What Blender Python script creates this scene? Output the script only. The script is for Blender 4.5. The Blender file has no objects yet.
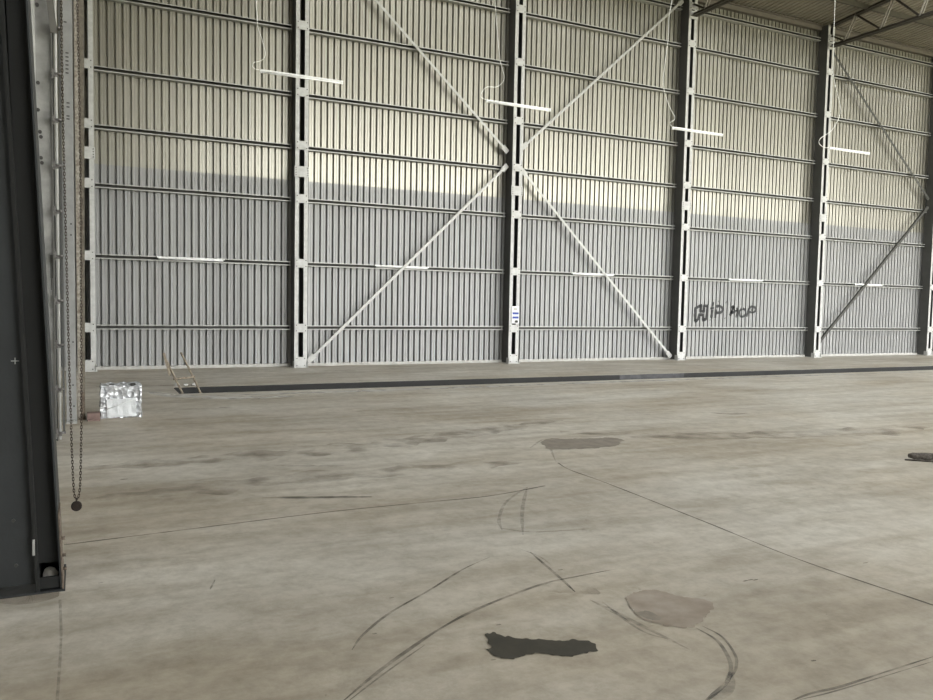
import bpy, bmesh, math, random
from mathutils import Vector, Matrix, noise
random.seed(7)
C = bpy.context.scene.collection
PI = math.pi

# ------------------------------------------------------------------ camera
M = ((0.89953364, -0.43643345, 0.01910676), (0.43674346, 0.89747797, -0.06155039), (0.00971475, 0.0637114, 0.99792108))
CAM = Vector((1.09623, -19.41745, 1.72253))
F = 797.1675
cd = bpy.data.cameras.new('camera'); co = bpy.data.objects.new('camera', cd); C.objects.link(co)
R_, F_, U_ = Vector(M[0]), Vector(M[1]), Vector(M[2])
m4 = Matrix(((R_.x, U_.x, -F_.x), (R_.y, U_.y, -F_.y), (R_.z, U_.z, -F_.z))).to_4x4()
m4.translation = CAM; co.matrix_world = m4
cd.sensor_width = 36; cd.lens = F / 933 * 36; cd.clip_end = 400; cd.clip_start = .05
bpy.context.scene.camera = co
def at(u, v, ax, val):
    r = R_ * ((u - 466.5) / F) + F_ + U_ * ((350 - v) / F)
    return CAM + r * ((val - CAM[ax]) / r[ax])

# ------------------------------------------------------------------ materials
def mat(name, col, rough=.6, metal=0., vary=0., vscale=4., bump=0., bscale=60., col2=None, spec=.5):
    m = bpy.data.materials.new(name); m.use_nodes = True
    nt = m.node_tree; b = nt.nodes['Principled BSDF']
    b.inputs['Base Color'].default_value = (*col, 1); b.inputs['Roughness'].default_value = rough
    b.inputs['Metallic'].default_value = metal; b.inputs['Specular IOR Level'].default_value = spec
    tc = nt.nodes.new('ShaderNodeTexCoord')
    if vary or col2:
        n = nt.nodes.new('ShaderNodeTexNoise'); n.inputs['Scale'].default_value = vscale; n.inputs['Detail'].default_value = 6
        n.inputs['Roughness'].default_value = .6
        nt.links.new(tc.outputs['Object'], n.inputs['Vector'])
        r = nt.nodes.new('ShaderNodeValToRGB')
        r.color_ramp.elements[0].position = .35; r.color_ramp.elements[1].position = .68
        c2 = col2 or tuple(c * (1 - vary) for c in col)
        r.color_ramp.elements[0].color = (*c2, 1); r.color_ramp.elements[1].color = (*col, 1)
        nt.links.new(n.outputs['Fac'], r.inputs[0]); nt.links.new(r.outputs[0], b.inputs['Base Color'])
    if bump:
        n2 = nt.nodes.new('ShaderNodeTexNoise'); n2.inputs['Scale'].default_value = bscale; n2.inputs['Detail'].default_value = 4
        nt.links.new(tc.outputs['Object'], n2.inputs['Vector'])
        bp = nt.nodes.new('ShaderNodeBump'); bp.inputs['Strength'].default_value = bump; bp.inputs['Distance'].default_value = .02
        nt.links.new(n2.outputs['Fac'], bp.inputs['Height']); nt.links.new(bp.outputs[0], b.inputs['Normal'])
    return m

def sheet_mat(name, base, dark, pitch_cell=.98, axis=0, metal=.25, rough=.5):
    """galvanised sheet: tone differs a little from sheet to sheet, with faint vertical runs"""
    m = bpy.data.materials.new(name); m.use_nodes = True
    nt = m.node_tree; N = nt.nodes; L = nt.links; b = N['Principled BSDF']
    b.inputs['Roughness'].default_value = rough; b.inputs['Metallic'].default_value = metal
    tc = N.new('ShaderNodeTexCoord'); sx = N.new('ShaderNodeSeparateXYZ'); L.new(tc.outputs['Object'], sx.inputs[0])
    dv = N.new('ShaderNodeMath'); dv.operation = 'DIVIDE'; L.new(sx.outputs[axis], dv.inputs[0]); dv.inputs[1].default_value = pitch_cell
    fl = N.new('ShaderNodeMath'); fl.operation = 'FLOOR'; L.new(dv.outputs[0], fl.inputs[0])
    wn = N.new('ShaderNodeTexWhiteNoise'); wn.noise_dimensions = '1D'; L.new(fl.outputs[0], wn.inputs['W'])
    mp = N.new('ShaderNodeMapping'); mp.inputs['Scale'].default_value = (3.2, 3.2, .25); L.new(tc.outputs['Object'], mp.inputs[0])
    nz = N.new('ShaderNodeTexNoise'); nz.inputs['Scale'].default_value = 1.5; nz.inputs['Detail'].default_value = 6; L.new(mp.outputs[0], nz.inputs['Vector'])
    nz2 = N.new('ShaderNodeTexNoise'); nz2.inputs['Scale'].default_value = 14; nz2.inputs['Detail'].default_value = 3; L.new(tc.outputs['Object'], nz2.inputs['Vector'])
    a = N.new('ShaderNodeMath'); a.operation = 'MULTIPLY_ADD'; L.new(wn.outputs['Value'], a.inputs[0]); a.inputs[1].default_value = .35
    L.new(nz.outputs['Fac'], a.inputs[2])
    a2 = N.new('ShaderNodeMath'); a2.operation = 'MULTIPLY_ADD'; L.new(nz2.outputs['Fac'], a2.inputs[0]); a2.inputs[1].default_value = .25; L.new(a.outputs[0], a2.inputs[2])
    r = N.new('ShaderNodeValToRGB'); r.color_ramp.elements[0].position = .45; r.color_ramp.elements[1].position = 1.0
    r.color_ramp.elements[0].color = (*dark, 1); r.color_ramp.elements[1].color = (*base, 1)
    L.new(a2.outputs[0], r.inputs[0]); L.new(r.outputs[0], b.inputs['Base Color'])
    return m

SHEET = sheet_mat('upper_sheet', (.38, .367, .314), (.292, .281, .24), metal=.6, rough=.34)
SHEETLO = sheet_mat('lower_sheet', (.328, .329, .322), (.258, .26, .256), metal=.3, rough=.48)
SHEETX = sheet_mat('galvanised_sheet_side', (.42, .42, .40), (.34, .34, .33), axis=1)
ROOFM = sheet_mat('roof_sheet', (.34, .31, .25), (.25, .23, .18))
GALV = mat('light_painted_steel', (.56, .56, .54), .5, .1, vary=.22, vscale=7)
GIRT = mat('galvanised_girt', (.38, .38, .36), .45, .3, vary=.15, vscale=5)
GIRTIN = mat('girt_hollow_shade', (.06, .058, .052), .7, vary=.2)  # near-black tone standing for the shade inside the girts
BRACE = mat('brace_steel', (.46, .46, .435), .45, .2, vary=.15, vscale=5)
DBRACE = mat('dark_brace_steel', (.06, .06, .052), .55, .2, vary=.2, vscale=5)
WEB = mat('column_web_steel', (.085, .085, .08), .6, .1, vary=.2, vscale=3)  # on the columns, carries the shade of left sides and hollows
DARK = mat('charcoal_painted_steel', (.021, .0235, .0245), .55, .1, vary=.25, vscale=3, bump=.1, bscale=20)
BLACK = mat('black_recess_shade', (.006, .0065, .0055), .85, vary=.2)  # deep shade of the near column's recess put into the colour
TRUSS = mat('dark_brown_truss_steel', (.045, .038, .028), .6, .1, vary=.2)
TRUSSL = mat('grey_truss_bar', (.27, .25, .21), .6, .1, vary=.2)
RUST = mat('rusty_steel', (.17, .135, .10), .85, .1, vary=.6, vscale=25, col2=(.08, .062, .048))
CHAINM = mat('old_chain_steel', (.06, .05, .04), .6, .5, col2=(.05, .032, .02), vscale=40)
BOLT = mat('dark_bolt', (.05, .048, .045), .6, .4)
WHITE = mat('white_enamel', (.86, .87, .86), .35)
TUBE = mat('white_fluorescent_glass', (.92, .93, .92), .2)
CORDM = mat('pale_cable', (.72, .72, .68), .5)
WOOD = mat('dirty_pale_wood', (.36, .31, .23), .8, vary=.5, vscale=16, col2=(.14, .11, .08))
BARK = mat('weathered_dark_wood', (.16, .14, .12), .9, col2=(.05, .042, .036), vscale=30, bump=.8, bscale=50)
KERB = mat('kerb_concrete', (.50, .49, .46), .85, vary=.2, vscale=6, bump=.2)
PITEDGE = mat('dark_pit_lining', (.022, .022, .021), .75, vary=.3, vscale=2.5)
GREYPATCH = mat('scuffed_grey_lining', (.085, .085, .09), .7, vary=.5, vscale=6)
BLUE = mat('blue_print', (.03, .06, .33), .5)
SIGNW = mat('white_sign_face', (.82, .83, .84), .4)
SPRAY = mat('black_spray_paint', (.012, .012, .013), .6)
RED = mat('reddish_brown_timber', (.22, .15, .13), .8, vary=.3, vscale=8)
PUDDLE = mat('wet_patch', (.05, .044, .03), .5, vary=.35, vscale=9, spec=.25)
PUDDLE2 = mat('drying_wet_patch', (.25, .215, .172), .7, vary=.3, vscale=8)
DAMP = mat('damp_brown_stain', (.36, .31, .255), .75, col2=(.25, .205, .16), vscale=5)

# wrapped foil / plastic
FOIL = bpy.data.materials.new('crumpled_white_foil'); FOIL.use_nodes = True
nt = FOIL.node_tree; b = nt.nodes['Principled BSDF']; b.inputs['Base Color'].default_value = (.56, .575, .59, 1)
b.inputs['Roughness'].default_value = .25; b.inputs['Metallic'].default_value = .35
tc = nt.nodes.new('ShaderNodeTexCoord'); vo = nt.nodes.new('ShaderNodeTexVoronoi'); vo.inputs['Scale'].default_value = 14
nt.links.new(tc.outputs['Object'], vo.inputs['Vector']); bp = nt.nodes.new('ShaderNodeBump'); bp.inputs['Strength'].default_value = .9; bp.inputs['Distance'].default_value = .04
nt.links.new(vo.outputs['Distance'], bp.inputs['Height']); nt.links.new(bp.outputs[0], b.inputs['Normal'])
FILM = mat('smooth_white_film', (.62, .64, .65), .4, bump=.25, bscale=9)

# concrete floor
FL = bpy.data.materials.new('worn_concrete'); FL.use_nodes = True
nt = FL.node_tree; N = nt.nodes; L = nt.links; b = N['Principled BSDF']
tc = N.new('ShaderNodeTexCoord')
def nz(scale, det, sc=(1, 1, 1), rot=0, dist=0, ro=.55):
    mp = N.new('ShaderNodeMapping'); mp.inputs['Scale'].default_value = sc; mp.inputs['Rotation'].default_value = (0, 0, rot)
    L.new(tc.outputs['Object'], mp.inputs[0])
    n = N.new('ShaderNodeTexNoise'); n.inputs['Scale'].default_value = scale; n.inputs['Detail'].default_value = det
    n.inputs['Distortion'].default_value = dist; n.inputs['Roughness'].default_value = ro; L.new(mp.outputs[0], n.inputs['Vector']); return n
def ramp(src, p0, c0, p1, c1):
    r = N.new('ShaderNodeValToRGB'); e = r.color_ramp.elements; e[0].position = p0; e[1].position = p1
    e[0].color = (*c0, 1); e[1].color = (*c1, 1); L.new(src, r.inputs[0]); return r
def mix(fac, a, bb, mode='MIX'):
    x = N.new('ShaderNodeMix'); x.data_type = 'RGBA'; x.blend_type = mode
    if hasattr(fac, 'links') or not isinstance(fac, (int, float)): L.new(fac, x.inputs[0])
    else: x.inputs[0].default_value = fac
    L.new(a, x.inputs[6]); L.new(bb, x.inputs[7]); return x.outputs[2]
base = ramp(nz(.55, 8, dist=.15).outputs['Fac'], .3, (.44, .412, .357), .7, (.56, .527, .462))
brown = ramp(nz(.38, 7, sc=(.7, 1.7, 1), rot=.35, dist=.2).outputs['Fac'], .38, (.80, .755, .69), .60, (1, 1, 1))
c = mix(1.0, base.outputs[0], brown.outputs[0], 'MULTIPLY')
fine = ramp(nz(6, 10, dist=.15, ro=.74).outputs['Fac'], .34, (.74, .73, .70), .60, (1.03, 1.03, 1.03))
c = mix(1.0, c, fine.outputs[0], 'MULTIPLY')
streak = ramp(nz(1.6, 7, sc=(.35, 2.2, 1), rot=-.4, dist=.15).outputs['Fac'], .38, (.80, .775, .735), .56, (1.04, 1.04, 1.04))
c = mix(.8, c, streak.outputs[0], 'MULTIPLY')
spots = ramp(nz(9, 5, dist=.6, ro=.66).outputs['Fac'], .25, (.45, .42, .38), .30, (1, 1, 1))
c = mix(.8, c, spots.outputs[0], 'MULTIPLY')
L.new(c, b.inputs['Base Color'])
rr = ramp(nz(1.3, 6, dist=.5).outputs['Fac'], .35, (.42, .42, .42), .65, (.62, .62, .62)); L.new(rr.outputs[0], b.inputs['Roughness'])
b.inputs['Specular IOR Level'].default_value = .4
bp = N.new('ShaderNodeBump'); bp.inputs['Strength'].default_value = .12; bp.inputs['Distance'].default_value = .01
L.new(nz(30, 5).outputs['Fac'], bp.inputs['Height']); L.new(bp.outputs[0], b.inputs['Normal'])

def fade_mat(name, col, alpha, scale=14, lo=.35, hi=.6):
    m = bpy.data.materials.new(name); m.use_nodes = True
    nt = m.node_tree; N = nt.nodes; L = nt.links; b = N['Principled BSDF']
    b.inputs['Base Color'].default_value = (*col, 1); b.inputs['Roughness'].default_value = .75
    tc = N.new('ShaderNodeTexCoord'); n = N.new('ShaderNodeTexNoise'); n.inputs['Scale'].default_value = scale; n.inputs['Detail'].default_value = 6
    L.new(tc.outputs['Object'], n.inputs['Vector'])
    r = N.new('ShaderNodeMapRange'); r.inputs['From Min'].default_value = lo; r.inputs['From Max'].default_value = hi
    r.inputs['To Max'].default_value = alpha; L.new(n.outputs['Fac'], r.inputs['Value']); L.new(r.outputs[0], b.inputs['Alpha'])
    return m
SKID = fade_mat('tyre_rubber_mark', (.10, .09, .077), .6, 7, .25, .62)
SKIDF = fade_mat('faint_rubber_mark', (.12, .11, .095), .3, 18, .3, .6)
JOINT = fade_mat('floor_joint_line', (.09, .08, .07), .6, 5, .15, .5)
PALE = fade_mat('pale_cement_smear', (.60, .58, .54), .75, 3, .3, .55)
BROWNST = fade_mat('brown_floor_stain', (.23, .185, .14), .5, 2.6, .42, .72)

# ------------------------------------------------------------------ mesh helpers
class MB:
    def __init__(s): s.bm = bmesh.new(); s.mi = 0
    def quad(s, pts, mi=None):
        f = s.bm.faces.new([s.bm.verts.new(p) for p in pts]); f.material_index = s.mi if mi is None else mi; return f
    def box(s, a, b_, mtx=None):
        x0, y0, z0 = a; x1, y1, z1 = b_
        v = [Vector((x, y, z)) for x in (x0, x1) for y in (y0, y1) for z in (z0, z1)]
        if mtx: v = [mtx @ q for q in v]
        v = [s.bm.verts.new(q) for q in v]
        for f in ((0, 1, 3, 2), (4, 6, 7, 5), (0, 4, 5, 1), (2, 3, 7, 6), (0, 2, 6, 4), (1, 5, 7, 3)):
            ff = s.bm.faces.new([v[i] for i in f]); ff.material_index = s.mi
        return s
    def prism(s, prof, p0, p1, ux, uy):
        """closed 2-D profile swept from p0 to p1; ux, uy are the profile's axes"""
        p0, p1, ux, uy = Vector(p0), Vector(p1), Vector(ux), Vector(uy)
        A = [s.bm.verts.new(p0 + ux * a + uy * c) for a, c in prof]; B = [s.bm.verts.new(p1 + ux * a + uy * c) for a, c in prof]
        n = len(prof)
        for i in range(n):
            s.bm.faces.new((A[i], A[(i + 1) % n], B[(i + 1) % n], B[i])).material_index = s.mi
        s.bm.faces.new(A).material_index = s.mi; s.bm.faces.new(B[::-1]).material_index = s.mi
        return s
    def tube(s, pts, r, n=8, closed=False):
        pts = [Vector(p) for p in pts]; rings = []
        N_ = len(pts); rad = r if isinstance(r, (list, tuple)) else [r] * N_
        up = Vector((0, 0, 1))
        for i, p in enumerate(pts):
            if closed: d = pts[(i + 1) % N_] - pts[i - 1]
            else: d = pts[min(i + 1, N_ - 1)] - pts[max(i - 1, 0)]
            d.normalize(); a = up if abs(d.dot(up)) < .95 else Vector((1, 0, 0))
            x = d.cross(a).normalized(); y = d.cross(x).normalized()
            rings.append([s.bm.verts.new(p + (x * math.cos(2 * PI * k / n) + y * math.sin(2 * PI * k / n)) * rad[i]) for k in range(n)])
        seq = list(range(N_)) + ([0] if closed else [])
        for i, j in zip(seq, seq[1:]):
            for k in range(n):
                f = s.bm.faces.new((rings[i][k], rings[i][(k + 1) % n], rings[j][(k + 1) % n], rings[j][k])); f.smooth = True; f.material_index = s.mi
        if not closed:
            s.bm.faces.new(rings[0]); s.bm.faces.new(rings[-1][::-1])
        return s
    def build(s, name, mats, parent=None, bevel=0, loc=None):
        bmesh.ops.recalc_face_normals(s.bm, faces=s.bm.faces)
        me = bpy.data.meshes.new(name); 
        if loc is not None: bmesh.ops.translate(s.bm, verts=s.bm.verts, vec=-Vector(loc))
        s.bm.to_mesh(me); s.bm.free()
        for m in (mats if isinstance(mats, (list, tuple)) else [mats]): me.materials.append(m)
        o = bpy.data.objects.new(name, me); C.objects.link(o)
        if loc is not None: o.location = loc
        if parent: o.parent = parent
        if bevel:
            md = o.modifiers.new('bevel', 'BEVEL'); md.width = bevel; md.segments = 2; md.limit_method = 'ANGLE'
        return o
def thing(name, label, cat, loc=(0, 0, 0), group=None):
    o = bpy.data.objects.new(name, None); C.objects.link(o); o.location = loc; o.empty_display_size = .1
    o['label'] = label; o['category'] = cat
    if group: o['group'] = group
    return o
def tag(o, label, cat, group=None):
    o['label'] = label; o['category'] = cat
    if group: o['group'] = group
    return o
def struct(o): o['kind'] = 'structure'; return o
def dup(root, loc, label=None, group=None):
    r = root.copy(); C.objects.link(r); r.location = loc
    if label: r['label'] = label
    if group: r['group'] = group
    for ch in list(root.children):
        c_ = ch.copy(); C.objects.link(c_); c_.parent = r
        for g in ch.children:
            d = g.copy(); C.objects.link(d); d.parent = c_
    return r

# ------------------------------------------------------------------ setting
XL, XR, YB = .56, 72.0, -30.0      # left wall, right wall, wall behind the viewer
YS = .42                           # room face of the cladding
PITCH = .1625; DEEP = .10; X0R = 1.36
def prof_pts(x_from, x_to):
    """(x, y offset) across the trapezoid ribs: wide pans with a shallow crease, narrow deep ribs"""
    pts = []; k0 = math.floor((x_from - X0R) / PITCH); k1 = math.ceil((x_to - X0R) / PITCH)
    for k in range(k0, k1):
        x = X0R + k * PITCH
        for dx, dy in ((0, DEEP), (.034, DEEP), (.047, 0), (.084, .0), (.089, .008), (.103, .008), (.108, 0), (PITCH - .008, 0)):
            pts.append((x + dx, dy))
    return [p for p in pts if x_from <= p[0] <= x_to]
def prof_y(x):
    u = (x - X0R) % PITCH
    return YS + (0)

m = MB(); pp = prof_pts(XL - .1, XR)
ztop = 11.35
LAP = 4.62                         # the upper sheets lap in front of the lower ones here
for z0, z1, off, mi in ((.06, LAP + .05, 0, 1), (LAP, ztop, -.004, 0)):
    lo = [m.bm.verts.new((x, YS + dy + off, z0)) for x, dy in pp]; hi = [m.bm.verts.new((x, YS + dy + off, z1)) for x, dy in pp]
    for i in range(len(pp) - 1): m.bm.faces.new((lo[i], lo[i + 1], hi[i + 1], hi[i])).material_index = mi
wall_back = struct(m.build('wall_back', [SHEET, SHEETLO]))
# concrete upstand under the cladding
m = MB(); m.box((XL, YS - .06, 0), (XR, YS + .16, .075)); struct(m.build('baseboard_back', KERB, bevel=.008))
# eave beam along the wall head
m = MB(); m.box((XL, YS - .16, 11.10), (XR, YS - .01, 11.27)); m.box((XL, YS - .22, 11.24), (XR, YS - .16, 11.27))
struct(m.build('trim_1', mat('eave_beam_steel', (.13, .115, .095), .6, vary=.2)))

# roof: sheets with ribs running up the slope, translucent sheets, purlins
SL = .092
def roofz(y): return 11.31 + SL * (YS - y)
m = MB(); x = XL - .1
pts = []
while x < XR:
    for dx, dz in ((0, 0), (.10, 0), (.115, .035), (.145, .035), (.16, 0)): pts.append((x + dx, dz))
    x += .19
SKX0, SKX1, SKY = 6.0, 60.0, ((-3.95, -4.75), (-12.4, -13.6))      # rooflight strips running the length of the hall
for y0, y1, gap in ((YS + .1, SKY[0][0], 0), (*SKY[0], 1), (SKY[0][1], SKY[1][0], 0), (*SKY[1], 1), (SKY[1][1], YB, 0)):
    A = [m.bm.verts.new((x, y0, roofz(y0) + dz)) for x, dz in pts]; B = [m.bm.verts.new((x, y1, roofz(y1) + dz)) for x, dz in pts]
    for i in range(len(pts) - 1):
        if gap and SKX0 < pts[i][0] < SKX1: continue
        m.bm.faces.new((A[i], A[i + 1], B[i + 1], B[i]))
struct(m.build('ceiling', ROOFM))
pur = []
PURM = mat('roof_purlin_steel', (.075, .068, .052), .6, vary=.2)
for k in range(6):
    y = -1.35 - k * 1.6
    m = MB(); z = roofz(y) - .005
    m.prism(((-.03, -.16), (.03, -.16), (.03, -.14), (-.012, -.14), (-.012, 0), (-.03, 0)), (13, y, z), (XR, y, z), (0, 1, 0), (0, 0, 1))
    o = m.build('roof_purlin', PURM)
    tag(o, 'dark purlin under the roof sheets, %s out from the corrugated wall' % ('nearest', 'second', 'third', 'fourth', 'fifth', 'sixth')[k], 'purlin')

# left wall, far right wall, wall behind with the big openings daylight comes through
def ribwall_y(name, x, y0, y1, z0, z1, sgn, mt):
    m = MB(); y = y0; P = []
    while y < y1:
        for d, h in ((0, 0), (.12, 0), (.126, .04), (.157, .04)): P.append((y + d, h))
        y += PITCH
    A = [m.bm.verts.new((x - sgn * h, yy, z0)) for yy, h in P]; B = [m.bm.verts.new((x - sgn * h, yy, z1)) for yy, h in P]
    for i in range(len(P) - 1): m.bm.faces.new((A[i], A[i + 1], B[i + 1], B[i]))
    return struct(m.build(name, mt))
ribwall_y('wall_left', XL, YB, YS, 0, 14.2, 1, SHEETX)
PLAIN = mat('plain_cladding', (.34, .33, .30), .7, vary=.15, vscale=1)
m = MB(); # right end wall with a high opening
m.box((XR, YB, 0), (XR + .1, YS, 14.2)); struct(m.build('wall_right', PLAIN))
OX0, OX1, OZ0, OZ1 = 8.5, 66.0, 10.0, 11.8
m = MB()
m.box((XL, YB - .1, 0), (OX0, YB, 14.2)); m.box((OX1, YB - .1, 0), (XR, YB, 14.2)); m.box((OX0, YB - .1, OZ1), (OX1, YB, 14.2))
struct(m.build('wall_front', PLAIN))

# floor with the long pit
TX0, TX1, TY0, TY1, TD = 2.66, XR - .5, -4.74, -3.68, 1.15
m = MB()
def fq(x0, y0, x1, y1, z=0, mi=0): m.quad(((x0, y0, z), (x1, y0, z), (x1, y1, z), (x0, y1, z)), mi)
fq(XL - .1, YB, XR, TY0); fq(XL - .1, TY1, XR, YS + .1); fq(XL - .1, TY0, TX0, TY1); fq(TX1, TY0, XR, TY1)
fq(TX0, TY0, TX1, TY1, -TD, 0)
m.quad(((TX0, TY0, -TD), (TX1, TY0, -TD), (TX1, TY0, 0), (TX0, TY0, 0)), 0)
m.quad(((TX0, TY1, -TD), (TX1, TY1, -TD), (TX1, TY1, 0), (TX0, TY1, 0)), 0)
m.quad(((TX0, TY0, -TD), (TX0, TY1, -TD), (TX0, TY1, 0), (TX0, TY0, 0)), 0)
m.quad(((TX1, TY0, -TD), (TX1, TY1, -TD), (TX1, TY1, 0), (TX1, TY0, 0)), 0)
# marks worn into or dragged over the slab: thin faces of the same mesh
def smooth(pts, n=14):
    P = [Vector(p) for p in pts]; P = [P[0] * 2 - P[1]] + P + [P[-1] * 2 - P[-2]]; out = []
    for i in range(1, len(P) - 2):
        a, b_, c_, d = P[i - 1:i + 3]
        for k in range(n):
            t = k / n
            out.append(.5 * ((2 * b_) + (-a + c_) * t + (2 * a - 5 * b_ + 4 * c_ - d) * t * t + (-a + 3 * b_ - 3 * c_ + d) * t ** 3))
    out.append(P[-2]); return out
zz = [.0012]
def strip(px, w, mi, raw=False, jit=.25, taper=True, wid=None):
    P = [at(u, v, 2, 0) for u, v in px] if not raw else [Vector((*p, 0)) for p in px]
    P = smooth(P) if len(P) > 2 else [P[0].lerp(P[-1], k / 30) for k in range(31)]
    zz[0] += .00003; z = zz[0]; prev = None; n = len(P)
    for i, p in enumerate(P):
        d = (P[min(i + 1, n - 1)] - P[max(i - 1, 0)]).normalized(); s_ = Vector((-d.y, d.x, 0))
        ww = w * (1 + jit * (noise.noise(p * 3 + Vector((0, 0, mi))) * 2))
        if taper: ww *= min(1, .25 + 4 * min(i, n - 1 - i) / n)
        a, b_ = p + s_ * ww / 2, p - s_ * ww / 2
        cur = (m.bm.verts.new((a.x, a.y, z)), m.bm.verts.new((b_.x, b_.y, z)))
        if prev: m.bm.faces.new((prev[0], prev[1], cur[1], cur[0])).material_index = mi
        prev = cur
def blob(px, mi, n=5, jag=.04, target=None, z=None):
    P = [at(u, v, 2, 0) for u, v in px]; P = smooth(P + [P[0]], n)[:-1]
    if z is None: zz[0] += .00012; z = zz[0]
    out = []
    for i, p in enumerate(P):
        q = p + Vector((noise.noise(p * 9) + .8 * noise.noise(p * 31), noise.noise(p * 9 + Vector((7, 3, 1))) + .8 * noise.noise(p * 33 + Vector((2, 9, 1))), 0)) * jag
        out.append((q.x, q.y, z))
    t = target or m
    f = t.bm.faces.new([t.bm.verts.new(q) for q in out]); f.material_index = mi
    return out
# mats: 0 floor 1 skid 2 faint 3 joint 4 pale 5 brown 6 damp
strip([(340, 704), (372, 677), (400, 656), (440, 629), (480, 608), (540, 585), (580, 576), (617, 569)], .022, 1)
strip([(345, 704), (376, 680), (402, 661), (425, 645)], .009, 1)
strip([(352, 650), (363, 635), (390, 613), (430, 590), (462, 570), (490, 557)], .016, 1)
strip([(520, 549), (540, 557), (552, 566)], .014, 2)
strip([(502, 530), (499, 520), (504, 505), (515, 495), (528, 487)], .03, 2)
strip([(523, 535), (522, 515), (524, 500), (527, 488)], .03, 2)
strip([(498, 528), (530, 532), (575, 530), (592, 528)], .03, 2)
strip([(530, 552), (545, 565), (560, 578), (575, 592)], .022, 1)
strip([(590, 600), (620, 615), (650, 630), (690, 650)], .035, 2)
strip([(602, 602), (640, 630), (670, 640)], .02, 2)
strip([(696, 628), (716, 640), (727, 655), (731, 668), (727, 682), (712, 696), (700, 706)], .02, 1)
strip([(702, 626), (722, 637), (735, 655), (736, 668), (730, 680)], .014, 1)
strip([(730, 672), (728, 690), (705, 704)], .06, 2)
strip([(785, 704), (810, 694), (840, 687), (880, 674), (933, 657)], .015, 1)
strip([(800, 700), (840, 690), (935, 661)], .008, 1)
strip([(558, 463), (570, 470), (606, 483), (700, 520), (800, 560), (935, 606)], .016, 3, jit=.4, taper=False)
strip([(530, 448), (545, 440), (556, 462)], .03, 2)
strip([(60, 600), (61, 640), (57, 704)], .013, 2, jit=.3, taper=False)
strip([(64, 545), (200, 528), (330, 512), (430, 502), (490, 496), (545, 486)], .016, 3, jit=.4, taper=False)
strip([(262, 498), (372, 497)], .07, 1, jit=.1)
strip([(274, 466), (346, 466)], .05, 2, jit=.1)
strip([(96, 387), (150, 386), (176, 385)], .05, 3, taper=False)
strip([(150, 392), (180, 396), (230, 398), (300, 396)], .38, 4, jit=.4)
strip([(205, 396), (420, 389), (700, 379), (930, 372)], .22, 4, jit=.5)
strip([(545, 590), (560, 588), (583, 590), (600, 594)], .16, 5)
strip([(70, 470), (170, 462), (300, 452), (420, 440), (560, 420)], .55, 5, jit=.6)
strip([(90, 500), (170, 492), (280, 480), (420, 470), (520, 462)], .45, 5, jit=.6)
strip([(560, 432), (700, 436), (860, 432), (935, 426)], .5, 5, jit=.6)
strip([(700, 412), (730, 414), (760, 413)], .12, 5)
strip([(0, 596), (30, 598), (58, 590)], .2, 5, jit=.4)
strip([(218, 408), (232, 407)], .05, 1, jit=.1)
strip([(120, 480), (128, 479)], .03, 1); strip([(215, 580), (210, 590)], .015, 1)
for u, v in ((745, 581), (750, 580), (755, 580), (813, 661), (865, 563), (391, 598), (374, 634), (560, 570), (493, 660), (498, 625), (100, 583)):
    strip([(u - 2, v + .6), (u + 3, v - .4)], .012, 1, jit=.1)
floor = struct(m.build('floor', [FL, SKID, SKIDF, JOINT, PALE, BROWNST, DAMP]))

# lining of the pit's far side
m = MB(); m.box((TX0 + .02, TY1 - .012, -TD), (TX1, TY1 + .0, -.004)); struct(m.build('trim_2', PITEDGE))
m = MB(); m.box((12.9, TY1 - .02, -.5), (14.9, TY1 - .013, -.008))
o = m.build('lining_panel', GREYPATCH); tag(o, 'lighter grey scuffed panel on the far side of the long pit, below the graffiti', 'panel')

# wet patches
def wet(px, mt, label, jag=.05, inner=None):
    t = MB(); blob(px, 0, 16, jag, t, .0028); o = t.build('puddle', mt); tag(o, label, 'puddle')
    return o
wet([(485, 636), (493, 632), (510, 637), (545, 640), (575, 640), (590, 643), (596, 650), (585, 655), (565, 657), (535, 655), (505, 660), (488, 652), (490, 645)], PUDDLE,
    'dark wet puddle on the concrete, nearest the front', .026)
wet([(540, 443), (548, 439), (575, 439), (617, 438), (621, 443), (612, 447), (575, 449), (550, 449)], PUDDLE2,
    'brown elongated wet patch furthest back on the floor', .05)
o = wet([(622, 598), (650, 590), (680, 596), (712, 603), (705, 618), (690, 627), (665, 626), (640, 617), (630, 607)], DAMP,
    'light brown drying patch with a dark wet corner, behind the dark puddle', .026)
t = MB(); blob([(634, 613), (650, 612), (664, 620), (650, 620)], 0, 5, .02, t, .0034); t.build('wet_corner', PUDDLE2, o)['label'] = 'still wet dark corner'

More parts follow.
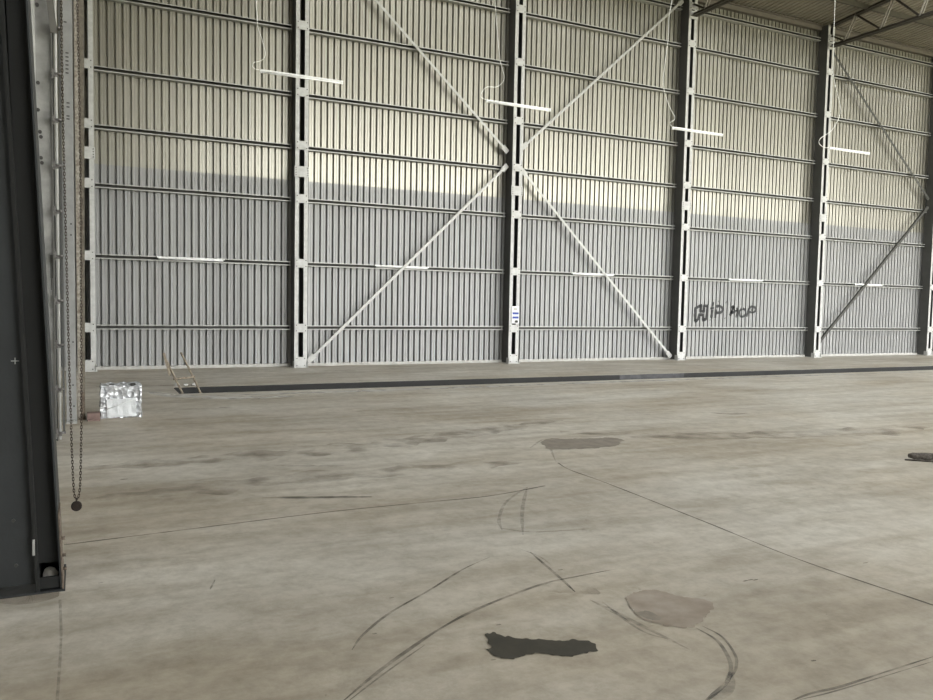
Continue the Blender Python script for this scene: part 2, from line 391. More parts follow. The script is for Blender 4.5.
# ------------------------------------------------------------------ wall columns
LV = [.977, 2.56, 4.13, 5.41, 6.68, 8.26, 9.68, 10.8]; SPL = 4.78
HW, CH, DEP, TH = .16, .098, .36, .012
def chan(sgn):
    """channel: web on the outside, flanges turned in"""
    o_ = sgn * HW; i_ = sgn * (HW - CH); t_ = sgn * TH
    return [(o_, 0), (i_, 0), (i_, TH), (o_ - t_, TH), (o_ - t_, DEP - TH), (i_, DEP - TH), (i_, DEP), (o_, DEP)]
def make_column(loc, label, top=11.22):
    root = thing('steel_column', label, 'column', loc, 'twin channel columns along the corrugated wall')
    for s in (-1, 1):
        m = MB(); m.prism(chan(s), (0, 0, 0), (0, 0, top), (1, 0, 0), (0, 1, 0))
        # left channel's web is darkened to paint in the shade on that side
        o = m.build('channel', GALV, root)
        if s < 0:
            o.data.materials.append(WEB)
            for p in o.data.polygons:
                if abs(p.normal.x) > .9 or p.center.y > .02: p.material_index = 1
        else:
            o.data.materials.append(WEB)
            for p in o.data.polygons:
                if p.center.y > .02 and p.center.x < HW - .005: p.material_index = 1  # shade of the hollow between the channels painted in too
    def batten(z, h, w=HW - .012, nb=2):
        m = MB(); m.box((-w, -.012, z - h / 2), (w, 0, z + h / 2)); o = m.build('batten_plate', GALV, root, bevel=.003)
        rows = [z - h / 2 + .035, z + h / 2 - .035] if nb == 2 else [z - h * .33, z - h * .11, z + h * .11, z + h * .33]
        for bx in (-w + .035, w - .035):
            for bz in rows:
                m = MB(); m.tube([(bx, -.013, bz), (bx, -.026, bz)], .013, 6); m.build('bolt', BOLT, o)
    for z in LV: batten(z, .21)
    batten(SPL, .26, HW + .02, 4); batten(.14, .24, HW - .03)
    # base plate
    m = MB(); m.box((-HW - .03, -.06, 0), (HW + .03, DEP + .02, .018)); m.box((-HW - .008, -.05, .018), (-HW, .1, .16)); m.box((HW, -.05, .018), (HW + .008, .1, .16))
    m.build('base_plate', GALV, root, bevel=.003)
    return root
CX = [1.263, 6, 12, 18, 24, 30]
LB = ['wall column in the far left corner beside the rusty post, only its right half showing',
      'bright twin-channel wall column between the ladder bay and the first braced bay',
      'twin-channel wall column carrying the small white and blue sign',
      'twin-channel wall column just left of the black graffiti',
      'twin-channel wall column at the right end of the graffiti bay, under the large truss',
      'darkest twin-channel wall column at the right edge of the view']
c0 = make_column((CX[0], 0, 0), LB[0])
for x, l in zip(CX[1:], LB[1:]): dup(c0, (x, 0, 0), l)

# ------------------------------------------------------------------ girts
GP = [(0, -.055), (0, -.030), (.004, -.030), (.004, -.051), (.144, -.051), (.144, .051), (.004, .051), (.004, .030), (0, .030), (0, .055), (.148, .055), (.148, -.055)]
BAYN = ['in the plain bay behind the ladder', 'in the braced bay left of the sign column', 'in the braced bay right of the sign column',
        'in the graffiti bay', 'in the last braced bay at the right']
ORD = ['lowest', 'second', 'third', 'fourth', 'fifth', 'sixth', 'seventh', 'topmost']
for bi in range(5):
    xa = CX[bi] + HW + .02; xb = CX[bi + 1] - HW - .03
    mesh = None
    for li, z in enumerate(LV):
        lab = '%s horizontal girt%s %s' % (ORD[li], ' up' if 0 < li < 7 else '', BAYN[bi])
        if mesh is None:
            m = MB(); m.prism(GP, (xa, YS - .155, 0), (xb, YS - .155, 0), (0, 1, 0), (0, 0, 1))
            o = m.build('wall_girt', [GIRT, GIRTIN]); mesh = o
            for p in o.data.polygons:                   # shade in the channel's hollow is painted in with a dark colour
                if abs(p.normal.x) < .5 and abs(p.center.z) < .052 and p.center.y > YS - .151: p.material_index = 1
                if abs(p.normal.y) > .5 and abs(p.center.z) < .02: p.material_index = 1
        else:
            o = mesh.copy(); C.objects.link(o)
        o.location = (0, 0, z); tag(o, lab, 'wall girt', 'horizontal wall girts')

# beyond the last column, one short run of the same girts at the picture's edge
# ------------------------------------------------------------------ diagonal braces (angle bars)
def brace(a, b_, mt, label):
    a = Vector((a[0], .17, a[1])); b_ = Vector((b_[0], .17, b_[1])); d = (b_ - a).normalized()
    s_ = Vector((0, 1, 0)).cross(d)
    if s_.z < 0: s_ = -s_
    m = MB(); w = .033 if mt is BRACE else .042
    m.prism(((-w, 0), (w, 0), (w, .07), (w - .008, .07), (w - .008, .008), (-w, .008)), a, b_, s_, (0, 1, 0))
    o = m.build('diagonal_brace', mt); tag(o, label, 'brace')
    for e, sg in ((a, 1), (b_, -1)):
        m = MB(); c_ = e + d * sg * .10
        m.prism(((-.07, -.0), (.07, -.0), (.07, .008), (-.07, .008)), c_ - d * .10, c_ + d * .12, s_, (0, 1, 0)); g = m.build('gusset', mt, o)
        g.location = (0, .009, 0)
brace((6.24, .13), (11.77, 5.47), BRACE, 'light diagonal brace rising to the right, lower half of the bay left of the sign')
brace((6.24, 10.70), (11.77, 5.85), BRACE, 'light diagonal brace falling to the right, upper half of the bay left of the sign')
brace((17.76, .09), (12.24, 5.40), BRACE, 'light diagonal brace falling to the right, lower half of the bay right of the sign')
brace((17.74, 10.98), (12.24, 6.0), BRACE, 'light diagonal brace rising to the right, upper half of the bay right of the sign')
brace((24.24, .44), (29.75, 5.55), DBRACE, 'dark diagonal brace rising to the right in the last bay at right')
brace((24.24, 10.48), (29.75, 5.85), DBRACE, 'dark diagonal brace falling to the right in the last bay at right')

# ------------------------------------------------------------------ roof trusses
def make_truss(x, label):
    root = thing('roof_truss', label, 'roof truss', (x, 0, 10.53))
    YE = -12.0
    def ang(a, b_, w, t_, name, mt):
        a, b_ = Vector(a), Vector(b_); d = (b_ - a).normalized(); ux = Vector((1, 0, 0)); uy = d.cross(ux)
        m = MB()
        for s in (-1, 1):
            m.prism(((s * .012, -w / 2), (s * (.012 + w), -w / 2), (s * (.012 + w), -w / 2 + t_), (s * (.012 + t_), -w / 2 + t_), (s * (.012 + t_), w / 2), (s * .012, w / 2)), a, b_, ux, uy)
        m.build(name, mt, root)
    top = lambda y: 11.27 + SL * (-y) - 10.53 - .06
    ang((0, -.0, 0), (0, YE, .03), .10, .012, 'bottom_chord', TRUSS)
    ang((0, -.0, top(0)), (0, YE, top(YE)), .09, .012, 'top_chord', TRUSS)
    k = 0; y = -.54
    ang((0, -.02, top(0) - .35), (0, y, .02), .05, .008, 'diagonal', TRUSS)
    while y > YE + 1.3:
        yt = y - .40
        m = MB()
        for s in (-1, 1): m.box((s * .05 - .018, -.018, 0), (s * .05 + .018, .018, 1), Matrix.Translation((0, 0, 0)))
        # the pair of upright bars, leaned
        for v in m.bm.verts:
            t_ = v.co.z; v.co.y += y + (yt - y) * t_; v.co.z = .02 + (top(yt) - .02) * t_
        m.build('upright', TRUSSL, root)
        yn = y - 1.32
        ang((0, yt, top(yt) - .02), (0, yn, .02), .05, .008, 'diagonal', TRUSS)
        y = yn
    # bearing plate on the column head
    m = MB(); m.box((-.15, -.04, -.12), (.15, -.013, .12)); m.build('bearing_plate', GALV, root)
    return root
t1 = make_truss(24, 'large dark roof truss springing from the column right of the graffiti bay')
dup(t1, (18, 0, 10.53), 'dark roof truss at the top edge, springing from the column left of the graffiti')

# ------------------------------------------------------------------ fluorescent battens
def lamp_parts(root, hang):
    CAP = WHITE if hang else BOLT
    Ln = 1.5
    m = MB(); m.prism(((-.028, .0), (.028, .0), (.022, .03), (-.022, .03)), (0, 0, 0), (Ln, 0, 0), (0, 1, 0), (0, 0, 1)); m.build('housing', WHITE, root)
    m = MB(); m.tube([(.03, 0, -.014), (Ln - .03, 0, -.014)], .0165, 12); m.build('tube', TUBE, root)
    for x in (0, Ln - .028):
        m = MB(); m.box((x, -.02, -.034), (x + .028, .02, .004)); m.build('end_cap', CAP, root, bevel=.004)
HY = -5.0
hang = [((260, 71), (343, 80)), ((486, 101), (550, 109)), ((672, 128), (721, 134)), ((829, 148), (869, 152))]
cords = [[(257, -8), (256, 0), (257, 17), (258, 28), (262, 40), (265, 52), (264, 58), (260, 61), (254, 62.5), (252.5, 66), (255, 69), (260, 70)],
         [(495, -8), (495, 0), (497, 30), (500, 60), (504, 76), (502, 83), (496, 87), (487, 87), (482, 92), (481, 97), (486, 100)],
         [(672, -8), (672, 0), (669, 17), (668, 40), (664, 70), (664, 90), (670, 108), (675, 118), (670, 123), (672, 127)],
         [(835, -8), (835, 0), (834, 30), (833, 60), (834, 80), (840, 105), (840, 115), (832, 130), (821, 138), (819, 143), (823, 147), (829, 148)]]
HL = ['leftmost of the four suspended white tube lamps', 'hanging white tube lamp crossing in front of the sign column',
      'hanging white tube lamp crossing in front of the column left of the graffiti', 'rightmost suspended white tube lamp, beside the truss column']
for (a, b_), cp, lb in zip(hang, cords, HL):
    A = at(*a, 1, HY); B = at(*b_, 1, HY)
    root = thing('hanging_tube_lamp', lb, 'lamp', A, 'tube lamps hanging on pale cords')
    lamp_parts(root, True)
    P = smooth([at(u, v, 1, HY) - A for u, v in cp], 6)
    zr = roofz(HY) - A.z
    P = [Vector((P[0].x, 0, zr)), Vector((P[0].x + .01, 0, (zr + P[0].z) / 2))] + P + [Vector((0, 0, .02))]
    m = MB(); m.tube(P, .0085, 6); m.build('cord', CORDM, root)
    # thin droppers that carry the batten
GL = ['behind the ladder', 'under the braces left of the sign column', 'under the braces right of the sign column', 'above the graffiti', 'in the last bay at the right']
gx = [2.72, 7.98, 14.02, 20.06, 26.0]
r0 = None
for x, lb in zip(gx, GL):
    lab = 'white tube lamp fixed along the second girt, ' + lb
    if r0 is None:
        r0 = thing('wall_tube_lamp', lab, 'lamp', (x, .225, 2.575), 'tube lamps fixed to the wall girt'); lamp_parts(r0, False)
        for bx in (.2, 1.3):
            m = MB(); m.box((bx - .015, -.0, .0), (bx + .015, .042, .05)); m.build('bracket', BOLT, r0)
    else: dup(r0, (x, .225, 2.575), lab)

# ------------------------------------------------------------------ sign on the third column
sg = thing('notice_sign', 'small white sign with two blue bars on the central wall column', 'sign', (12.03, -.03, 1.36))
m = MB(); m.box((-.115, -.0, -.24), (.115, .012, .24)); m.build('board', SIGNW, sg, bevel=.004)
for z in (.04, -.075):
    m = MB(); m.box((-.095, -.004, z - .03), (.095, -.0005, z + .03))
    p = m.build('blue_bar', BLUE, sg); p['label'] = 'blue printed bar'
m = MB(); m.box((-.07, -.004, .13), (.05, -.0005, .19)); m.build('grey_print', mat('grey_print', (.5, .5, .45), .5), sg)
m = MB(); m.tube([(.02, -.0, -.185), (.02, -.05, -.185)], .036, 12); m.build('knob', BOLT, sg)

# ------------------------------------------------------------------ graffiti HIP HOP (sprayed over the ribs)
m = MB()
def gpt(a, b_):                       # from the drawing's own grid (933 x 466) to the wall
    p = at(690 + a * 70 / 933, 295 + b_ * 35 / 466, 1, YS); return p.x, p.z
def stroke(pts, w=.055, sm=True):
    w *= 1.6
    P = [Vector((*gpt(a, b_), 0)) for a, b_ in pts]
    P = smooth(P, 8) if sm and len(P) > 2 else P
    D = []
    for p, q in zip(P, P[1:]):
        n = max(1, int((q - p).length / .008))
        D += [p.lerp(q, k / n) for k in range(n)]
    D.append(P[-1]); prev = None
    for i, p in enumerate(D):
        d = (D[min(i + 1, len(D) - 1)] - D[max(i - 1, 0)]).normalized(); s_ = Vector((-d.y, d.x, 0))
        ww = w * (1 + .3 * noise.noise(Vector((p.x * 9, p.y * 9, 3))))
        row = []
        for k in range(-2, 3):
            q = p + s_ * ww * k / 4
            row.append(m.bm.verts.new((q.x, prof_y(q.x) - .004, q.y)))
        if prev:
            for k in range(4): m.bm.faces.new((prev[k], prev[k + 1], row[k + 1], row[k]))
        prev = row
stroke([(65, 350), (68, 180), (150, 135), (135, 215), (185, 220), (185, 145), (235, 145), (215, 320), (175, 335), (175, 265), (120, 260), (110, 320), (62, 360)], .06, False)
stroke([(295, 195), (285, 290), (300, 292)], .06, False); stroke([(290, 125), (305, 122), (315, 128)], .085, False); stroke([(270, 180), (320, 172)], .045, False)
stroke([(345, 190), (335, 305)], .055, False); stroke([(345, 150), (400, 150), (440, 190), (410, 230), (350, 240)], .055)
stroke([(478, 95), (484, 100)], .05, False); stroke([(460, 305), (468, 312)], .04, False); stroke([(375, 80), (380, 90)], .025, False); stroke([(265, 330), (270, 335)], .03, False)
stroke([(545, 165), (585, 155), (565, 200), (530, 275)], .06, False); stroke([(535, 235), (590, 225), (598, 205)], .05); stroke([(585, 160), (597, 215)], .04, False)
stroke([(630, 165), (632, 230), (612, 300)], .045, False); stroke([(610, 215), (635, 200)], .04, False)
stroke([(695, 180), (660, 215), (665, 275), (700, 290), (735, 260), (738, 210), (705, 178)], .045)
stroke([(785, 175), (770, 235), (752, 290)], .05, False); stroke([(780, 190), (815, 155), (865, 165), (875, 205), (840, 232), (785, 225)], .045); stroke([(818, 192), (832, 198)], .05, False)
g = m.build('graffiti', SPRAY, wall_back); g['label'] = 'black spray painted words HIP HOP'

# ------------------------------------------------------------------ left side: near column, posts, pipe, chain
# near dark column, wider at the foot
nc = thing('dark_column', 'large charcoal steel column at the left edge, nearest the viewer', 'column', (.88, -14.3, 0))
def lean(z): return -.0405 * z        # its room side leans back going up
HN = 9.0
m = MB()
def slab(xa0, xb0, y0, y1, z0, z1, la=True, lb=True):
    v = []
    for z in (z0, z1):
        for x, l in ((xa0, la), (xb0, lb)):
            for y in (y0, y1): v.append(m.bm.verts.new((x + (lean(z) if l else 0), y, z)))
    for f in ((0, 1, 3, 2), (4, 6, 7, 5), (0, 4, 5, 1), (2, 3, 7, 6), (0, 2, 6, 4), (1, 5, 7, 3)): m.bm.faces.new([v[i] for i in f])
slab(-.31, -.02, 0, .02, .05, HN, False, True); m.build('web', DARK, nc)
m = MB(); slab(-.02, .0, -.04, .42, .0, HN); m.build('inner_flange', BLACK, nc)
m = MB(); slab(.104, .114, -.03, .40, .0, HN); m.build('outer_flange', DARK, nc)
m = MB(); slab(0, .104, .36, .38, .0, HN); slab(0, .104, -.02, 0, .02, .085); slab(0.0, .104, .02, .03, .16, HN); m.build('recess_plate', BLACK, nc)  # recess filled with black to paint its deep shade
m = MB(); m.box((-.31, -.045, 0), (.128, .43, .012)); m.build('base_plate', DARK, nc)
m = MB(); slab(.114, .122, -.035, .22, .012, .46); m.build('foot_plate', RUST, nc)
for z in (.12, .2, .3):
    m = MB(); m.tube([(.122 + lean(z), .0, z), (.142 + lean(z), .0, z)], .010, 8); m.build('bolt', RUST, nc)
for bx, bz in ((-.25, .17), (-.12, .17), (-.23, .42), (-.13, .43), (-.28, .3)):
    m = MB(); m.tube([(bx, .001, bz), (bx, -.012, bz)], .010, 8); m.build('rivet', BOLT, nc)
m = MB(); m.box((-.035, -.05, .23), (-.023, -.041, .32)); m.build('metal_tag', GIRT, nc)['label'] = 'small bare metal tag'
pm = MB(); bmesh.ops.create_icosphere(pm.bm, subdivisions=3, radius=.05)
for v in pm.bm.verts: v.co = Vector((v.co.x * .8, v.co.y * .8, v.co.z * 1.1)) + Vector((noise.noise(v.co * 40), noise.noise(v.co * 40 + Vector((3, 3, 3))), noise.noise(v.co * 40 + Vector((9, 1, 4))))) * .012; v.co.z = max(v.co.z + .045, .0)
o = pm.build('paper_scrap', mat('crumpled_pale_paper', (.55, .53, .48), .8)); o.location = (.929, -14.21, .013)
tag(o, 'pale crumpled paper scrap inside the foot of the dark near column', 'paper')
# grazed chalk cross on the dark plate
m = MB(); p = at(15, 361, 1, -14.305) - Vector((.88, -14.3, 0)); m.box((p.x - .02, -.003, p.z - .002), (p.x + .02, -.001, p.z + .002)); m.box((p.x - .002, -.003, p.z - .018), (p.x + .002, -.001, p.z + .018))
m.build('chalk_cross', GALV, nc)['label'] = 'faint pale scratch mark'

# broad light plate column behind it
p2 = thing('plate_post', 'broad scuffed light grey steel post with scuffs, right behind the dark near column', 'post', (.70, -9.0, 0))
PLT = mat('scuffed_grey_plate', (.36, .355, .34), .6, .1, col2=(.21, .21, .20), vscale=3.5)
m = MB(); m.box((-.13, 0, 0), (.135, .012, 11)); m.build('plate', PLT, p2)
m = MB(); m.box((-.13, -.10, 0), (-.02, 0, 11)); m.build('side_strip', GALV, p2)
m = MB(); m.box((-.13, -.012, 0), (.15, .3, .015)); m.build('base_plate', RUST, p2)
m = MB(); m.box((.135, 0, 0), (.147, .25, 11)); m.build('flange', GIRT, p2)
for k, (u, v) in enumerate(((37, 5), (38, 83), (38, 110), (40, 132), (41, 137), (41, 158), (42, 163))):
    q = at(u, v, 1, -9.1) - Vector((.70, -9.0, 0))
    m = MB(); m.tube([(q.x, -.10, q.z), (q.x, -.125, q.z)], .02, 8); m.build('bolt', BOLT, p2)
m = MB()
for u0, v0, u1, v1 in ((50, 255, 53, 278), (51, 278, 52, 290)):
    a = at(u0, v0, 1, -9.003) - Vector((.70, -9.0, 0)); b_ = at(u1, v1, 1, -9.003) - Vector((.70, -9.0, 0))
    m.box((a.x, -.004, b_.z), (b_.x, -.001, a.z))
m.build('scorch_mark', mat('dark_scuff', (.11, .11, .10), .7, vary=.3, vscale=20), p2)['label'] = 'dark vertical scuff'

# slim pipe with clamps up its side
pp_ = thing('wall_pipe', 'slim white vertical pipe with evenly spaced clamps, left of the chain', 'pipe', (.885, -9.08, 0))
m = MB(); m.tube([(0, 0, .02), (0, 0, 11)], .016, 10); m.build('pipe', mat('off_white_pipe', (.48, .48, .46), .5, vary=.2), pp_)
m = MB(); m.box((-.036, .02, 0), (-.022, .06, 11)); m.box((.03, .03, .1), (.052, .05, 11)); m.build('backing_rail', WEB, pp_)
k = 0
cl = None
for k in range(20):
    z = .10 + k * .512
    if cl is None:
        m = MB(); m.box((-.045, -.035, -.012), (.06, .035, .012)); m.box((-.04, -.03, -.05), (-.018, .03, .05)); m.tube([(.0, -.05, 0), (.05, -.035, .0)], .012, 8)
        m.box((-.02, -.045, -.035), (.02, -.018, -.014))
        cl = m.build('clamp', RUST if 0 else mat('grey_clamp', (.22, .21, .2), .5, .4, vary=.4, vscale=30), pp_); o = cl
    else: o = cl.copy(); C.objects.link(o); o.parent = pp_
    o.location = (0, 0, z)
# short raking strut at the top
m = MB(); a = at(54, 33, 1, -9.2); b_ = at(48, -12, 1, -9.2); b_ = a + (b_ - a) * 3.2
m.prism(((-.035, -.01), (.035, -.01), (.035, .01), (-.035, .01)), a - Vector((.70, -9.0, 0)), b_ - Vector((.70, -9.0, 0)), (1, 0, 0), (0, 1, 0))
m.build('raking_strut', mat('dark_grey_strut', (.12, .115, .10), .6, vary=.3), p2)['label'] = 'dark grey sloping strut'

# second light post with slots and its rusty neighbour
p3 = thing('slotted_post', 'light grey slotted steel post just left of the rusty post', 'post', (1.0, -7.7, 0))
m = MB(); m.box((-.062, 0, 0), (.055, .01, 11)); m.box((-.062, -.04, 0), (-.052, 0, 11)); m.box((.045, .01, 0), (.055, .2, 11)); m.build('channel', mat('dull_grey_steel', (.31, .31, .30), .6, .1, vary=.25, vscale=5), p3)
m = MB(); m.box((-.075, -.055, 0), (.06, .24, .03)); m.tube([(.02, -.04, .03), (.02, -.04, .06)], .015, 8); m.build('base_plate', GIRT, p3)
for u, v in ((65, 22), (67, 53), (67, 57), (67, 61), (67, 65), (67, 69), (67, 73), (68, 103), (68, 107), (68, 116), (68, 119), (71, 224), (71, 235), (73, 342), (73, 385), (74, 406)):
    q = at(u, v, 1, -7.7) - Vector((1.0, -7.7, 0))
    m = MB()
    if v < 200: m.box((q.x - .018, -.004, q.z - .008), (q.x + .018, -.001, q.z + .008))
    else: m.tube([(q.x, -.001, q.z), (q.x, -.014, q.z)], .011, 8)
    m.build('slot' if v < 200 else 'bolt', BOLT, p3)

p4 = thing('rusty_post', 'narrow brown rusty steel post against the far left corner column', 'post', (1.125, -7.38, 0))
RP = mat('brown_weathered_steel', (.20, .18, .14), .8, .1, col2=(.11, .095, .075), vscale=18)
m = MB(); m.box((-.055, 0, .02), (.0, .012, 11)); m.build('face_strip', mat('chipped_grey_paint', (.38, .36, .31), .7, col2=(.14, .11, .085), vscale=22), p4)
m = MB(); m.bm.free(); m.bm = bmesh.new()
v = [m.bm.verts.new(q) for q in ((0, .03, .02), (.034, .03, .02), (.105, .03, 11), (0, .03, 11), (0, .06, .02), (.034, .06, .02), (.105, .06, 11), (0, .06, 11))]
for f in ((0, 1, 2, 3), (7, 6, 5, 4), (0, 4, 5, 1), (1, 5, 6, 2), (2, 6, 7, 3), (3, 7, 4, 0)): m.bm.faces.new([v[i] for i in f])
m.build('brown_strip', RP, p4)
m = MB(); m.box((-.05, -.02, 0), (.045, .2, .02)); m.build('base_plate', RUST, p4)
m = MB(); m.box((-.01, -.012, .02), (.03, .0, .38)); m.build('foot_cleat', RUST, p4)

# chain loop with the round weight
CY = -12.9
ch = thing('chain_loop', 'dark hanging chain loop with a round weight, in front of the left posts', 'chain', at(76.5, 506, 1, CY))
O = ch.location.copy()
def link_mesh():
    m = MB(); P = []
    for k in range(14):
        a = 2 * PI * k / 14; P.append((math.cos(a) * .0095, 0, math.sin(a) * .0095 + (.0075 if math.sin(a) > 0 else -.0075)))
    m.tube(P, .0034, 6, closed=True); return m
def strand(px, name):
    P = smooth([at(u, v, 1, CY) - O for u, v in px], 10); m = MB()
    P.append(Vector((P[-1].x, P[-1].y, roofz(CY) - O.z)))
    d = 0; st = .0215; k = 0
    out = [P[0]]
    for a, b_ in zip(P, P[1:]):
        l = (b_ - a).length
        while d + l >= st:
            a = a.lerp(b_, (st - d) / l); l = (b_ - a).length; out.append(a); d = 0
        d += l
    for i, (p, q) in enumerate(zip(out, out[1:])):
        dv_ = (q - p).normalized(); c_ = (p + q) / 2
        side = Vector((1, 0, 0)) if i % 2 else Vector((0, 1, 0)); side = (side - dv_ * side.dot(dv_)).normalized()
        loop = []
        for k in range(10):
            a = 2 * PI * k / 10
            loop.append(c_ + side * math.cos(a) * .0062 + dv_ * (math.sin(a) * .0062 + (.0085 if math.sin(a) > 0 else -.0085)))
        m.tube(loop, .0027, 5, closed=True)
    m.build(name, CHAINM, ch)
strand([(76.5, 500), (74.5, 495), (73.2, 480), (71.5, 440), (70.8, 415), (69.3, 370), (66.8, 270), (63.8, 150), (62, 60), (60.5, -60)], 'strand')
strand([(77, 500), (79, 495), (80.3, 480), (81.2, 440), (81.4, 400), (81.2, 300), (80.8, 200), (79.5, 100), (77.5, 0), (76.5, -60)], 'strand')
m = MB()
ring = [(.041, -.012), (.045, -.005), (.045, .005), (.041, .012)]
m.tube([(0, -.014, 0), (0, -.010, 0), (0, .010, 0), (0, .014, 0)], [.031, .037, .037, .031], 24); m.tube([(0, -.02, 0), (0, .02, 0)], .014, 12)
m.tube([(0, 0, .04), (0, 0, .062)], .006, 8)
m.build('round_weight', mat('rusty_dark_disc', (.022, .013, .009), .7, .3, vary=.4, vscale=30), ch)

# pale panel half cut off by the right edge of the view
a = at(930.5, 325, 1, .12); b_ = at(937, 313, 1, .12); m = MB(); m.box((a.x, .10, a.z), (b_.x + .25, .14, b_.z))
o = m.build('wall_panel', WHITE); tag(o, 'small white panel beyond the last column, cut off by the right edge', 'panel')
m = MB(); m.tube([(a.x + .2, .12, 0), (a.x + .2, .12, a.z)], .02, 8); m.build('stand', WEB, o)

# ------------------------------------------------------------------ foil-wrapped block
blk = thing('wrapped_block', 'white block wrapped in crumpled foil on the floor by the left posts', 'block', (1.615, -7.15, 0))
def lump(x0, x1, y0, y1, z0, z1, n, amp, seed):
    m = MB(); g = bmesh.ops.create_cube(m.bm, size=1)
    bmesh.ops.subdivide_edges(m.bm, edges=m.bm.edges, cuts=n, use_grid_fill=True)
    for v in m.bm.verts:
        c_ = v.co; p = Vector((x0 + (c_.x + .5) * (x1 - x0), y0 + (c_.y + .5) * (y1 - y0), z0 + (c_.z + .5) * (z1 - z0)))
        nn = Vector((noise.noise(p * 11 + Vector((seed, 0, 0))), noise.noise(p * 11 + Vector((0, seed, 5))), noise.noise(p * 11 + Vector((3, 9, seed)))))
        k = amp * (1 if p.z > z0 + .01 else .2)
        v.co = p + nn * k
        if v.co.z < .002: v.co.z = .002
    return m
lump(-.25, .25, -.24, .24, .0, .45, 20, .03, 2).build('foil_wrap', FOIL, blk)
m = lump(-.185, .19, -.262, -.235, .02, .27, 10, .012, 5); m.build('white_front', FILM, blk)['label'] = 'smooth white film on the front'
m = lump(-.262, -.225, -.26, .2, .0, .42, 12, .02, 8); m.build('corner_strip', FOIL, blk)
m = lump(.235, .262, -.265, .2, .0, .45, 12, .018, 11); m.build('corner_strip', FOIL, blk)
for x, z in ((.15, .455), (-.12, .45)):
    m = MB(); m.box((x - .03, -.2, z - .02), (x + .04, -.12, z + .02)); m.build('dark_knot', BOLT, blk, bevel=.01)
m = MB(); m.tube([(-.19, -.268, .13), (0, -.272, .2), (.19, -.268, .27)], .004, 5); m.build('crease_line', mat('grey_crease', (.55, .56, .55), .6), blk)
m = MB(); m.box((1.18, -7.55, .0), (1.34, -7.35, .10)); m.box((1.18, -7.60, .0), (1.34, -7.56, .025))
o = m.build('timber_offcut', RED, bevel=.006); tag(o, 'reddish brown low timber piece on the floor left of the wrapped block', 'timber')

# ------------------------------------------------------------------ ladder standing in the pit
ld = thing('wooden_ladder', 'rough wooden ladder sticking out of the left end of the pit', 'ladder', (2.9, -4.5, -TD + .0))
L0 = Vector((2.72, -4.62, 0)); Rr = Vector((.33, .27, 0)); D = Vector((-.33, .36, .80)); D = D / D.z
o_ = Vector(ld.location)
def rail(base, ztop_, w0, w1):
    a = base + D * (-TD); b_ = base + D * ztop_; a.z = -TD + .005
    m = MB(); n = 14; P = []
    for k in range(n + 1):
        p = a.lerp(b_, k / n) - o_; p += Vector((noise.noise(p * 2), 0, 0)) * .01; P.append(p)
    m.tube(P, [w0 + (w1 - w0) * k / n for k in range(n + 1)], 6); m.build('rail', WOOD, ld)
rail(L0, .56, .022, .018); rail(L0 + Rr, .68, .022, .017)
for z in (-.95, -.67, -.38, -.06, .24):
    m = MB(); a = L0 + D * z - o_; b_ = L0 + Rr + D * z - o_; e = (b_ - a).normalized() * .04
    m.tube([a - e, b_ + e], .019, 8); m.build('rung', WOOD, ld)
m = MB(); a = L0 + D * .30 - o_
m.box((-.02, -.01, 0), (.02, .01, .42), Matrix.Translation(a + Vector((-.06, .0, .0))) @ Matrix.Rotation(-.25, 4, 'Y')); m.build('nailed_lath', WOOD, ld)
# rubble by its foot
rb = []
for k, (u, v, s) in enumerate(((190, 389, .07), (183, 391, .05), (196, 387, .05))):
    p = at(u, v, 2, .0); m = MB(); bmesh.ops.create_icosphere(m.bm, subdivisions=2, radius=s)
    for v_ in m.bm.verts: v_.co += Vector((noise.noise(v_.co * 20 + Vector((k, 0, 0))), noise.noise(v_.co * 20 + Vector((0, k, 4))), 0)) * s * .5; v_.co.z = v_.co.z * .6
    x = p.x; y = -3.55 + .05 * k
    o = m.build('rubble_chunk', KERB); o.location = (2.75 + .16 * k, y, s * .5)
    tag(o, ('largest pale rubble chunk by the pit behind the ladder', 'small pale rubble chunk behind the ladder, middle of three', 'small pale rubble chunk behind the ladder, rightmost of three')[k], 'rubble', 'rubble chunks by the ladder')

# ------------------------------------------------------------------ debris at the right edge
a = at(908, 459.5, 2, 0); dr = (at(960, 463, 2, 0) - a).normalized()
m = MB(); P = []; RR = []
for k in range(26):
    t = k / 25; p = a + dr * (t * 1.25); r = .042 + .012 * noise.noise(Vector((t * 9, 1, 2))) - (.02 if k == 0 else 0)
    P.append(Vector((p.x, p.y + .01 * noise.noise(Vector((t * 6, 5, 1))), .045 + .006 * math.sin(t * 11)))); RR.append(r)
m.tube(P, RR, 14)
for v in m.bm.verts: v.co += Vector((noise.noise(v.co * 30), noise.noise(v.co * 30 + Vector((4, 4, 4))), noise.noise(v.co * 30 + Vector((1, 8, 2))))) * .012; v.co.z = max(v.co.z, .002)
o = m.build('timber_log', BARK, loc=P[0]); tag(o, 'dark weathered timber log on the floor at the right edge', 'log')
m = MB(); q = a - dr * .0; s_ = Vector((-dr.y, dr.x, 0))
m.tube([q - dr * .05 - s_ * .075 + Vector((0, 0, .010)), q + dr * .5 - s_ * .09 + Vector((0, 0, .010))], .009, 6)
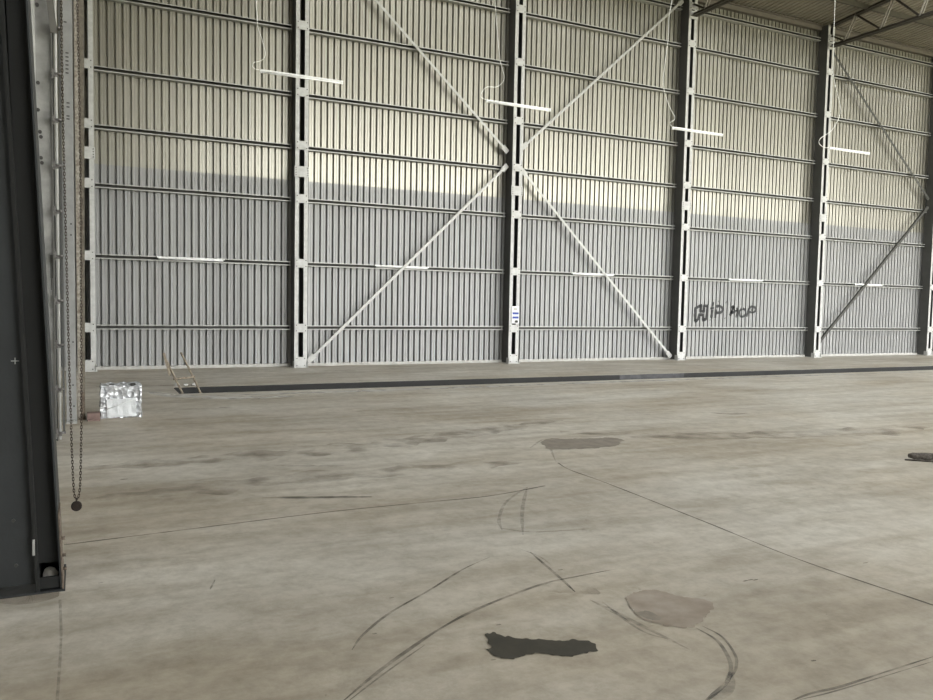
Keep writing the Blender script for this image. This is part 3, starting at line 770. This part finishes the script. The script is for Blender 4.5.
o = m.build('splinter', BARK); tag(o, 'thin dark stick lying along the near side of the log', 'stick')

# ------------------------------------------------------------------ daylight
sc = bpy.context.scene
w = bpy.data.worlds.new('daylight'); sc.world = w; w.use_nodes = True
nt = w.node_tree; N = nt.nodes; L = nt.links; bg = N['Background']
tc = N.new('ShaderNodeTexCoord'); sx = N.new('ShaderNodeSeparateXYZ'); L.new(tc.outputs['Generated'], sx.inputs[0])
r = N.new('ShaderNodeValToRGB'); L.new(sx.outputs['Z'], r.inputs[0]); e = r.color_ramp.elements
mr = N.new('ShaderNodeMapRange'); mr.inputs['From Min'].default_value = -1; mr.inputs['From Max'].default_value = 1
L.new(sx.outputs['Z'], mr.inputs['Value']); L.new(mr.outputs[0], r.inputs[0])
e[0].position = .0; e[0].color = (.30, .28, .18, 1)
e[1].position = .49; e[1].color = (.34, .33, .22, 1)
x = e.new(.51); x.color = (1.0, 1.0, .98, 1)
x = e.new(1.0); x.color = (.88, .94, 1.0, 1)
L.new(r.outputs[0], bg.inputs['Color']); bg.inputs['Strength'].default_value = 6.0
ld_ = bpy.data.lights.new('opening_portal', 'AREA'); ld_.shape = 'RECTANGLE'; ld_.size = OX1 - OX0; ld_.size_y = OZ1 - OZ0
lo_ = bpy.data.objects.new('opening_portal', ld_); C.objects.link(lo_)
lo_.location = ((OX0 + OX1) / 2, YB, (OZ0 + OZ1) / 2); lo_.rotation_euler = (PI / 2, 0, 0)
ld_.cycles.is_portal = True
for ya, yb in SKY:
    ld2 = bpy.data.lights.new('rooflight_portal', 'AREA'); ld2.shape = 'RECTANGLE'; ld2.size = SKX1 - SKX0; ld2.size_y = ya - yb
    lo2 = bpy.data.objects.new('rooflight_portal', ld2); C.objects.link(lo2)
    ym = (ya + yb) / 2; lo2.location = ((SKX0 + SKX1) / 2, ym, roofz(ym) + .1); lo2.rotation_euler = (-math.atan(SL), 0, 0)
    ld2.cycles.is_portal = True

vs = sc.view_settings; vs.view_transform = 'Standard'; vs.look = 'None'; vs.gamma = 1; vs.use_curve_mapping = False
vs.exposure = .83
